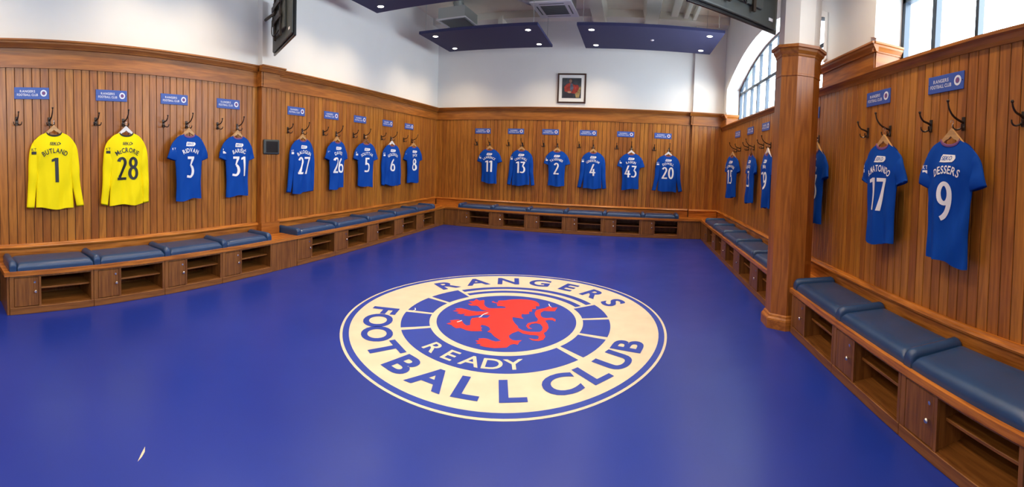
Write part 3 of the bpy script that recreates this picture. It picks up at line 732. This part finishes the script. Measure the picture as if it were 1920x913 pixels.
def make_shirt(w, s, z, num, name, color, longs, label, off=.085, yaw=0, H=.80, seed=0, badge=True, wk=1.0):
    rnd = random.Random(seed * 13 + 5)
    p, r = wall_frame(w, s, z, off); c = empty('football_shirt', p, r + yaw, label, 'shirt', 'football shirts hanging around the room')
    ph = [rnd.uniform(0, 6.28) for _ in range(6)]; am = rnd.uniform(.8, 1.3)
    NT = 40; NS = 34; T = .042; hem_hw = (.205 if longs else .185) * wk
    def hwf(q):            # half width by fraction down
        pts = [(0, .232), (.06, .236), (.16, .222), (.30, .202), (.45, .190), (.7, hem_hw / wk - .002), (1, hem_hw / wk + .006)]
        for (a, u), (b, v) in zip(pts, pts[1:]):
            if q <= b:
                k = (q - a) / (b - a); k = k * k * (3 - 2 * k); return (u + (v - u) * k) * wk
        return hem_hw
    def ztop(x, dip):
        a = abs(x)
        if a < .082: return -dip * math.sqrt(max(0, 1 - (a / .082) ** 2)) - .001
        return -(a - .082) * .42 - max(0, a - .135) ** 2 * 5.5
    def fold(x, q):
        g = q * q * (3 - 2 * q)
        return am * (.015 * g * math.sin(x * 26 + ph[0] + q * 1.2) + .008 * g * math.sin(x * 47 + ph[1] - q * 2) + .0055 * math.sin(x * 18 + q * 9 + ph[2]) * min(1, q * 4)
                     + .007 * math.sin(q * 14 + x * 30 + ph[3]) * min(1, q * 3) * abs(x) / .2)
    def zb(x): return -H + .010 * math.sin(x * 17 + ph[4]) + .018 * (x / .2) * math.sin(ph[5])
    def surf(t, q, front):
        xt = t * .232 * wk; zt_ = ztop(xt / wk, .036 if front else .070); zz = zt_ + (zb(xt) - zt_) * q
        x = t * hwf(q); thick = T * (.35 + .65 * min(1, q * 5)) * (1 - abs(t) ** 3) ** .55
        y = (-thick if front else thick * .55) + fold(x, q) * (1 if front else .7) * (1 - abs(t) ** 6)
        return (x, y, zz)
    def front_at(x, zz):
        q = min(1, max(0, -zz / H)); 
        for _ in range(3):
            t = max(-1, min(1, x / hwf(q))); xt = t * .232 * wk; a0 = ztop(xt / wk, .036); q = min(1, max(0, (zz - a0) / (zb(xt) - a0)))
        return surf(t, q, True)[1]
    mb = MB(); V = []; F = []
    for fr in (True, False):
        k0 = len(V)
        for j in range(NS + 1):
            for i in range(NT + 1):
                t = -1 + 2 * i / NT; t = math.sin(t * PI / 2) if abs(t) > 0 else 0
                V.append(surf(t, (j / NS), fr))
        F += [(k0 + j * (NT + 1) + i, k0 + j * (NT + 1) + i + 1, k0 + (j + 1) * (NT + 1) + i + 1, k0 + (j + 1) * (NT + 1) + i) for j in range(NS) for i in range(NT)]
    mb.add(V, F)
    # sleeves
    sl = {}
    for sd in (-1, 1):
        fl_ = rnd.uniform(-.02, .03)
        if longs:
            oe = [(.165, -.050), (.213, -.083), (.250, -.140), (.273, -.22), (.286, -.36), (.290, -.5), (.298 + fl_, -.66), (.308 + fl_ * 2, -H + .015)]
            ie = [(.11, -.11), (.13, -.20), (.145, -.27), (.158, -.33), (.178, -.42), (.194, -.54), (.208 + fl_, -.67), (.222 + fl_ * 2, -H + rnd.uniform(-.01, .01))]
        else:
            oe = [(.165, -.050), (.212, -.082), (.250, -.132), (.280, -.20), (.308 + fl_ * .3, -.292)]
            ie = [(.11, -.11), (.13, -.17), (.145, -.23), (.158, -.29), (.168, -.335)]
        oc = curve_pts([(a * wk, 0, b) for a, b in oe], 5); ic = curve_pts([(a * wk, 0, b) for a, b in ie], 5)
        pp = [(a + b) / 2 for a, b in zip(oc, ic)]; n = 18; m_ = len(pp); V = []; F = []
        for i, q in enumerate(pp):
            hv = (oc[i] - ic[i]) / 2
            hang = i / (m_ - 1)
            for k in range(n):
                an = 2 * PI * k / n; cu, sv = math.cos(an), math.sin(an)
                wr_ = 1 + .05 * math.sin(an * 3 + i * .7 + ph[0])
                th = (.010 + .016 * min(1, hang * 2.2)) * wr_
                pt = q + hv * cu + Vector((0, -sv * th + .006 + .006 * math.sin(i * .55 + ph[2]) * hang, 0))
                V.append((sd * pt.x, pt.y, pt.z))
        F = [(i * n + k, i * n + (k + 1) % n, (i + 1) * n + (k + 1) % n, (i + 1) * n + k) for i in range(m_ - 1) for k in range(n)]
        F.append(tuple(range(n)))
        # inside of the sleeve end
        lastc = [V[(m_ - 1) * n + k] for k in range(n)]; cxm = sum(q[0] for q in lastc) / n; czm = sum(q[2] for q in lastc) / n
        k0 = len(V); V += [(cxm + (a - cxm) * .9, b * .7, d_ + .02) for a, b, d_ in lastc]
        F += [((m_ - 1) * n + k, (m_ - 1) * n + (k + 1) % n, k0 + (k + 1) % n, k0 + k) for k in range(n)] + [tuple(range(k0, k0 + n))]
        mb.add(V, F)
    body = mb.build('shirt_body', color, c, 0, recalc=False)
    # collar band following the neckline
    V = []; F = []; n = 20
    for i in range(n + 1):
        x = -.086 + .172 * i / n; t = x / (.232)
        zz = ztop(x, .036); a = surf(t, 0, True)
        up = .010; dn = .009
        V += [(x * wk, a[1] - .004, zz + up), (x * wk, a[1] - .006, zz), (x * wk, a[1] - .004, zz - dn), (x * wk, a[1] + .004, zz + up)]
    F = [(i * 4 + k, i * 4 + k + 1, (i + 1) * 4 + k + 1, (i + 1) * 4 + k) for i in range(n) for k in (0, 1)] + [(i * 4, i * 4 + 3, (i + 1) * 4 + 3, (i + 1) * 4) for i in range(n)]
    trim, ink = ('blacktrim', 'black') if color == 'yellow' else ('purple', 'white')
    MB().add(V, F).build('collar', trim, c, 60, recalc=False)
    fn = lambda u, v: (u, front_at(u, v) - .0035, v)
    # number
    hN = .262; V, F = digits(num, hN); cz = -.535
    text_mesh('number', [(a, b + cz) for a, b in V], F, fn, ink, c, .03)
    # name on an arc
    hn = .050; sx_ = .80; V0, F0, w0 = text_flat(name, hn, sx_, .010, .12); mxw = .30
    if w0 > mxw: sx_ *= mxw / w0
    R_ = .24; V, F = text_arc(name, hn, R_, PI / 2, sx_, .020, .12); zc = -.195 - R_
    text_mesh('name_lettering', [(a, b + zc) for a, b in V], F, fn, ink, c, .03)
    # sponsor mark: slanted word on a swoosh
    V, F, wd = text_flat('SEKO', .030, 1.05, .022, .06, shear=.25)
    if color == 'yellow':
        text_mesh('sponsor_mark', [(a, b - .135) for a, b in V], F, fn, 'black', c, .03)
        sw = [(-.062, -.142), (.03, -.140), (.062, -.130), (.07, -.118), (.058, -.110), (.05, -.13), (.02, -.138)]
        text_mesh('swoosh', sw, [tuple(t) for t in tessellate_polygon([[Vector((a, b, 0)) for a, b in sw]])], fn, 'black', c, .03)
    else:
        sw = [(-.070, -.146), (-.02, -.148), (.05, -.146), (.068, -.134), (.078, -.120), (.070, -.100), (-.045, -.094), (-.058, -.112), (-.062, -.138)]
        text_mesh('sponsor_mark', sw, [tuple(t) for t in tessellate_polygon([[Vector((a, b, 0)) for a, b in sw]])], fn, 'white', c, .03)
        V, F, wd = text_flat('SEKO', .028, .98, .004, .07, shear=.25)
        text_mesh('sponsor_lettering', [(a - .004, b - .134) for a, b in V], F, lambda u, v: (u, front_at(u, v) - .0055, v), color, c, .03)
    if badge:
        y_s = -.013
        o = MB().box(-.252 * wk, -.198 * wk, y_s - .006, y_s, -.235, -.203, .004, 2)
        V, F, _ = text_flat('KT', .026, 1.0, .012)
        o.build('sleeve_badge', ink, c)
        text_mesh('sleeve_lettering', [(a - .226 * wk, b - .195) for a, b in V], F, lambda u, v: (u, y_s - .004, v), ink, c)
    return c
# wear on the floor emblem
for pts, t in (([(-.150, .055), (-.163, .03), (-.170, .005), (-.168, -.02), (-.176, -.04)], .0035), ([(-.255, -.125), (-.262, -.145), (-.272, -.160)], .004),
               ([(.20, .34), (.215, .30), (.235, .275), (.22, .30)], .003), ([(-.62, -.07), (-.60, -.10), (-.605, -.12)], .003)):
    v, f = _strip(pts, t); MB().add([(a * EAX, b * EAY, .0052) for a, b in v], f).build('scratch', 'platew', emb, recalc=False)['label'] = 'pale scratch worn into the emblem'
# (wall, main hook s, small hook s, plate centre s, number, name, colour, long sleeves, hanger, shirt s, yaw)
ST = [('L', 1.22, .86, 1.03, '1', 'BUTLAND', 'yellow', True, 'hanger', 1.25, 0),
      ('L', 2.10, 1.76, 1.955, '28', 'McCRORIE', 'yellow', True, 'hangerw', 2.10, 0),
      ('L', 2.96, 2.63, 2.785, '3', 'RIDVAN', 'royal', False, 'hanger', 2.93, .05),
      ('L', 3.77, 3.44, 3.62, '31', 'BARIŠIĆ', 'royal', False, 'hanger', 3.72, 0),
      ('L', 5.07, 4.75, 4.93, '27', 'BALOGUN', 'royal', True, 'hanger', 5.00, 0),
      ('L', 5.92, 5.58, 5.785, '26', 'DAVIES', 'royal', False, 'hanger', 5.86, 0),
      ('L', 6.76, 6.42, 6.62, '5', 'SOUTTAR', 'royal', False, 'hangerd', 6.68, -.22),
      ('L', 7.72, 7.36, 7.585, '6', 'GOLDSON', 'royal', True, 'hangerw', 7.60, -.2),
      ('L', 8.62, 8.25, 8.48, '8', 'JACK', 'royal', False, 'hanger', 8.52, -.25),
      ('B', -3.29, -3.61, -3.465, '11', 'LAWRENCE', 'royal', False, 'hanger', -3.26, 0),
      ('B', -2.49, -2.82, -2.655, '13', 'CANTWELL', 'royal', True, 'hanger', -2.49, 0),
      ('B', -1.67, -1.99, -1.84, '2', 'TAVERNIER', 'royal', False, 'hanger', -1.66, 0),
      ('B', -.85, -1.17, -.975, '4', 'LUNDSTRAM', 'royal', True, 'hanger', -.84, 0),
      ('B', .01, -.32, -.135, '43', 'RASKIN', 'royal', False, 'hangerw', .01, 0),
      ('B', .86, .52, .705, '20', 'DOWELL', 'royal', True, 'hangerw', .84, 0),
      ('R', 8.32, 8.02, 8.29, '15', 'DIOMANDE', 'royal', False, 'hanger', 8.22, .25),
      ('R', 7.10, 7.45, 7.38, '3', 'BRIDGE', 'royal', False, 'hangerd', 6.98, 0),
      ('R', 6.21, 6.57, 6.50, '19', 'SIMA', 'royal', False, 'hangerw', 6.12, 0),
      ('R', 4.50, 4.86, 4.70, '33', '      HI', 'royal', False, 'hanger', 4.38, 0),
      ('R', 3.07, 3.43, 3.28, '17', 'R.MATONDO', 'royal', False, 'hanger', 3.0, .05),
      ('R', 2.18, 2.53, 2.385, '9', 'DESSERS', 'royal', False, 'hanger', 2.18, .08)]
HK = 1.945; PZ = 2.24
dup3 = {('L', '3'): 'numbered 3 on the left wall', ('R', '3'): 'numbered 3 on the right wall'}
for i, (w_, hs, hs2, ps, num, name, colr, longs, hg, ss, yaw) in enumerate(ST):
    who = dup3.get((w_, num), 'numbered %s' % num)
    if num == '33': who = 'half hidden behind the column'
    cl = 'bright yellow' if colr == 'yellow' else 'royal blue'
    ink = 'black' if colr == 'yellow' else 'white'
    slv = 'long-sleeved' if longs else 'short-sleeved'
    if num == '33': lab = 'royal blue short-sleeved football shirt hanging on the right wall, half hidden behind the column'
    else: lab = '%s %s football shirt with %s number %s, hanging on the %s wall' % (cl, slv, ink, num, {'L': 'left', 'B': 'back', 'R': 'right'}[w_])
    make_shirt(w_, ss, 1.815, num, name, colr, longs, lab, yaw=yaw, seed=i, H=.80 if not longs else .82, off=.09 if not yaw else .12)
    hl = {'hanger': 'pale wooden', 'hangerw': 'white', 'hangerd': 'dark brown wooden'}[hg]
    make_hanger(w_, ss, 1.815, '%s clothes hanger carrying the %s shirt %s' % (hl, cl, who), hg, yaw=yaw, off=.09 if not yaw else .12)
    place_hook(w_, hs, HK, 'dark coat hook holding the %s shirt %s' % (cl, who), 'big')
    place_hook(w_, hs2, HK + .005, 'empty dark coat hook beside the %s shirt %s' % (cl, who), 'small')
    make_plate(w_, ps, PZ, 'blue club name plate above the %s shirt %s' % (cl, who))
place_hook('R', 1.66, HK, 'empty dark coat hook on the right wall cut by the frame edge', 'small')

# ================================================================== CEILING PANELS WITH DOWNLIGHTS
def make_panel(x0, x1, y0, y1, label, z=4.0, lamps=None, sensor=False):
    c = empty('ceiling_panel', ((x0 + x1) / 2, (y0 + y1) / 2, z), 0, label, 'ceiling panel', 'navy ceiling panels')
    hx, hy = (x1 - x0) / 2, (y1 - y0) / 2
    MB().box(-hx, hx, -hy, hy, 0, .055, .004, 1).build('board', 'navy', c)
    for sx_, sy_ in ((-1, -1), (1, -1), (1, 1), (-1, 1)):
        lx_, ly_ = sx_ * (hx - .24), sy_ * (hy - .26)
        d = MB().lathe([(.058, .004), (.060, -.004), (.050, -.006), (.046, .002)], (lx_, ly_, 0), 'z', 24).build('downlight', 'plasticw', c, 30)
        MB().lathe([(.046, -.004), (.030, -.010), (.0005, -.012)], (lx_, ly_, 0), 'z', 20).build('bulb', 'lamp', d, 0)['label'] = 'glowing warm white bulb'
        MB().tube([(sx_ * (hx - .1), sy_ * (hy - .1), .05), (sx_ * (hx - .1), sy_ * (hy - .1), ZC - z)], .004, 6).build('suspension_rod', 'galv', c)
        L = bpy.data.lights.new('downlight_beam', 'SPOT'); L.energy = SPOT_W; L.color = (1, .80, .56); L.spot_size = math.radians(128); L.spot_blend = 1.0; L.shadow_soft_size = .06
        lo = bpy.data.objects.new('downlight_beam', L); COL.objects.link(lo); lo.location = ((x0 + x1) / 2 + lx_, (y0 + y1) / 2 + ly_, z - .03)
    if sensor: MB().lathe([(.035, .0), (.035, -.010), (.020, -.018), (.0005, -.020)], (0.05, 0, 0), 'z', 16).build('sensor', 'plasticw', c, 30)
    return c
make_panel(-4.12, -1.75, 7.80, 9.32, 'navy suspended ceiling panel with downlights at the back left, above the corner')
make_panel(-1.05, 1.60, 7.84, 9.40, 'navy suspended ceiling panel with downlights at the back right, right of the portrait', sensor=True)
make_panel(-4.18, -1.80, 4.85, 6.37, 'navy suspended ceiling panel cut off by the top left of the frame')
# other lamps of the same kind that hang above the frame of the photograph
def beam(x, y):
    L = bpy.data.lights.new('downlight_beam', 'SPOT'); L.energy = SPOT_W; L.color = (1, .80, .56); L.spot_size = math.radians(128); L.spot_blend = 1.0; L.shadow_soft_size = .06
    lo = bpy.data.objects.new('downlight_beam', L); COL.objects.link(lo); lo.location = (x, y, 3.97)
for x0, x1 in ((-4.15, -1.8), (-1.05, 1.6)):
    for y0, y1 in ((4.85, 6.37), (1.9, 3.4), (-1.0, .5)):
        if (x0, y0) == (-4.15, 4.85): continue
        for x in (x0 + .24, x1 - .24):
            for y in (y0 + .26, y1 - .26): beam(x, y)

# ceiling cassette air conditioner
ac = empty('air_conditioner', (-1.58, 8.57, 4.52), math.radians(-3), 'white ceiling cassette air conditioner between the two navy panels', 'air conditioner')
MB().box(-.40, .40, -.45, .45, 0, .03, .008, 2).build('fascia', 'plasticw', ac)
MB().box(-.34, .34, -.38, .38, .03, ZC - 4.52 - .03, .0).box(-.30, -.28, -.3, -.28, .3, ZC - 4.522).box(.28, .30, -.3, -.28, .3, ZC - 4.522).build('casing', 'galv', ac)
g = MB().box(-.24, .24, -.25, .25, -.004, .0)
for k in range(13): g.box(-.23, .23, -.235 + k * .038, -.222 + k * .038, -.009, -.003)
g.build('intake_grille', 'greygrille', ac)
for s in (-1, 1): MB().box(s * .31 - .014, s * .31 + .014, -.24, .24, -.002, .001).build('air_slot', 'greygrille', ac)
for s in (-1, 1): MB().box(-.24, .24, s * .345 - .014, s * .345 + .014, -.002, .001).build('air_slot', 'greygrille', ac)
# pipework beside it
pp_ = empty('air_pipework', (0, 0, 0), 0, 'white lagged pipes beside the ceiling air conditioner', 'pipes')
for k, (dx, rr) in enumerate(((0, .035), (.09, .028))):
    MB().tube(curve_pts([(-2.6 + dx, 7.0, 4.76), (-2.5 + dx, 7.6, 4.74), (-2.35 + dx, 8.2, 4.70), (-2.14, 8.5 + dx, 4.68), (-1.93, 8.55 + dx, 4.66)]), rr, 10).build('pipe', 'plasticw', pp_, 60)
# ventilation diffuser box
vd = empty('ventilation_diffuser', (-3.66, 8.68, 4.40), math.radians(-2), 'grey square ventilation box with louvred grille above the back left panel', 'vent')
MB().box(-.30, .30, -.34, .34, .03, .26, .004, 1).build('duct_box', 'galv', vd)
fr = MB()
for a in ((-.33, .33, -.37, -.32), (-.33, .33, .32, .37), (-.33, -.28, -.32, .32), (.28, .33, -.32, .32)): fr.box(*a, 0, .03, .003, 1)
fr.build('grille_frame', 'plasticw', vd)
lv = MB()
for k in range(13):
    y = -.29 + k * .047
    lv.sweep([(y, .004), (y + .004, .004), (y + .030, .028), (y + .026, .028)], 'x', -.285, .285)
lv.build('louvres', 'plasticw', vd)
MB().lathe([(.10, .26), (.10, .42), (.115, .42), (.115, .44), (.10, .44), (.10, ZC - 4.40)], (0, 0, 0), 'z', 20).build('duct_spigot', 'galv', vd, 30)
# cable trunking near the right beam
for k, (x0, x1, dz, lab) in enumerate(((.74, .90, .10, 'wide painted ceiling trunking left of the narrow ones'), (1.02, 1.12, .12, 'narrow painted ceiling trunking, middle of the three'), (1.22, 1.30, .14, 'narrow painted ceiling trunking nearest the right wall'))):
    tag(MB().box(x0, x1, 2.0, YB - .34, ZC - dz, ZC, .01, 1).build('ceiling_trunking', 'ceil'), lab, 'trunking')

# ================================================================== TELEVISIONS seen from behind
def make_tv(p0, p1, z0, tilt, wall_pt, label, H=.74, th=.06):
    """p0,p1 lower corners of the rear face in plan; rear faces the camera"""
    a, b = Vector((*p0, z0)), Vector((*p1, z0)); d = (b - a); L_ = d.length; rz = math.atan2(d.y, d.x)
    c = empty('television', a, rz, label, 'television'); c.rotation_euler = (tilt, 0, rz)
    MB().box(0, L_, 0, th * .45, 0, H, .006, 2).build('screen_bezel', 'tvblack', c)
    MB().box(.03, L_ - .03, -.025, .004, .03, H - .03, .02, 3).build('rear_housing', 'tvback', c)
    MB().box(L_ * .24, L_ * .76, -.06, -.02, .16, H * .72, .012, 2).build('rear_bulge', 'tvback', c)
    br = MB()
    for x in (L_ * .34, L_ * .62): br.box(x, x + .035, -.085, -.055, .10, H * .85)
    br.box(L_ * .30, L_ * .70, -.105, -.085, .30, .38).box(L_ * .30, L_ * .70, -.105, -.085, .48, .54)
    br.build('mounting_bracket', 'iron', c)
    mi = (Matrix.Translation(a) @ c.rotation_euler.to_matrix().to_4x4()).inverted()
    e = mi @ Vector(wall_pt)
    MB().tube([(L_ * .48, -.10, .42), ((L_ * .48 + e.x) / 2, -.16, .42), e], [.02, .02, .02], 8).build('wall_arm', 'iron', c)
    MB().tube(curve_pts([(L_ * .55, -.06, .2), (L_ * .5, -.12, .12), (L_ * .42, -.13, .2), (L_ * .40, -.11, .4)]), .007, 6).build('cable', 'tvblack', c, 60)
    MB().box(L_ - .16, L_ - .10, -.030, -.024, .10, .13).build('rear_label', 'plasticw', c)
    return c
make_tv((-4.50, 4.28), (-3.56, 3.71), 2.94, 0, (XL + PD - .02, 4.30, 3.5), 'dark flat television seen from behind on the left pilaster')
make_tv((.43, 3.78), (1.44, 4.40), 2.98, 0, (CX - .12, CY - .16, 3.45), 'large dark flat television seen from behind beside the column')

# ================================================================== WALL TOUCH PANEL
tp = empty('control_panel', (XL + PD - .005, 4.315, 1.68), PI / 2, 'black square control screen on the left pilaster', 'control panel')
MB().box(-.155, .155, -.035, 0, -.105, .105, .02, 3).build('housing', 'tvback', tp)
MB().box(-.115, .115, -.0375, -.034, -.078, .078, .001, 1).build('screen', 'tvblack', tp)

# ================================================================== FRAMED PORTRAIT (generic stand-in figure)
pf = empty('framed_portrait', (-1.39, YB, 3.235), 0, 'dark framed portrait of a seated figure in red on the back wall', 'picture')
fw_, fh_ = .325, .335
m = MB()
for a in ((-fw_, fw_, fh_ - .035, fh_), (-fw_, fw_, -fh_, -fh_ + .035), (-fw_, -fw_ + .035, -fh_ + .035, fh_ - .035), (fw_ - .035, fw_, -fh_ + .035, fh_ - .035)):
    m.box(a[0], a[1], -.035, 0, a[2], a[3], .006, 2)
m.build('frame', 'framewood', pf)
MB().box(-fw_ + .03, fw_ - .03, -.018, -.004, -fh_ + .03, fh_ - .03).build('mount', 'mount', pf)
MB().box(-.222, .215, -.021, -.017, -.222, .232).build('canvas', simple('dark_painted_background', (.035, .042, .052), .5, var=.6, vscale=9), pf)
def blob(cx_, cz_, rx, rz_, y, n=20, wob=.15, sd=1):
    rr = random.Random(sd); return [(cx_ + rx * math.cos(2 * PI * k / n) * (1 + rr.uniform(-wob, wob)), cz_ + rz_ * math.sin(2 * PI * k / n) * (1 + rr.uniform(-wob, wob))) for k in range(n)]
def patch(name, pts, y, mat): return MB().poly(pts, -y, -y + .001).build(name, mat, pf)
patch('painted_coat', [(-.16, -.07), (-.17, .03), (-.12, .09), (-.06, .12), (0, .11), (.06, .08), (.14, .08), (.17, .0), (.15, -.10), (.05, -.12), (-.05, -.10)], .0225, simple('painted_red', (.30, .03, .02), .5, var=.5, vscale=16))
patch('painted_sash', [(-.03, .11), (.02, .10), (.04, .0), (-.0, -.08), (-.04, -.02)], .0235, simple('painted_grey_blue', (.10, .11, .15), .5, var=.4, vscale=20))
patch('painted_legs', [(-.20, -.21), (-.19, -.10), (-.05, -.11), (.05, -.13), (.02, -.21)], .0225, simple('painted_dark', (.022, .018, .03), .5))
patch('painted_chair', [(.10, -.21), (.08, -.12), (.13, -.08), (.19, .06), (.21, .02), (.19, -.12), (.17, -.21)], .0228, simple('painted_gold', (.30, .21, .08), .5, var=.5, vscale=20))
patch('painted_hands', blob(-.05, -.085, .045, .022, 0, sd=3), .024, simple('painted_skin_pale', (.45, .25, .16), .5))
patch('painted_face', blob(-.03, .165, .033, .044, 0, wob=.05, sd=4), .024, simple('painted_skin', (.26, .15, .11), .5))
patch('painted_hair', [(-.07, .16), (-.065, .205), (-.03, .225), (.01, .205), (.012, .16), (0, .19), (-.03, .205), (-.058, .19)], .0245, simple('painted_brown', (.05, .03, .022), .5))
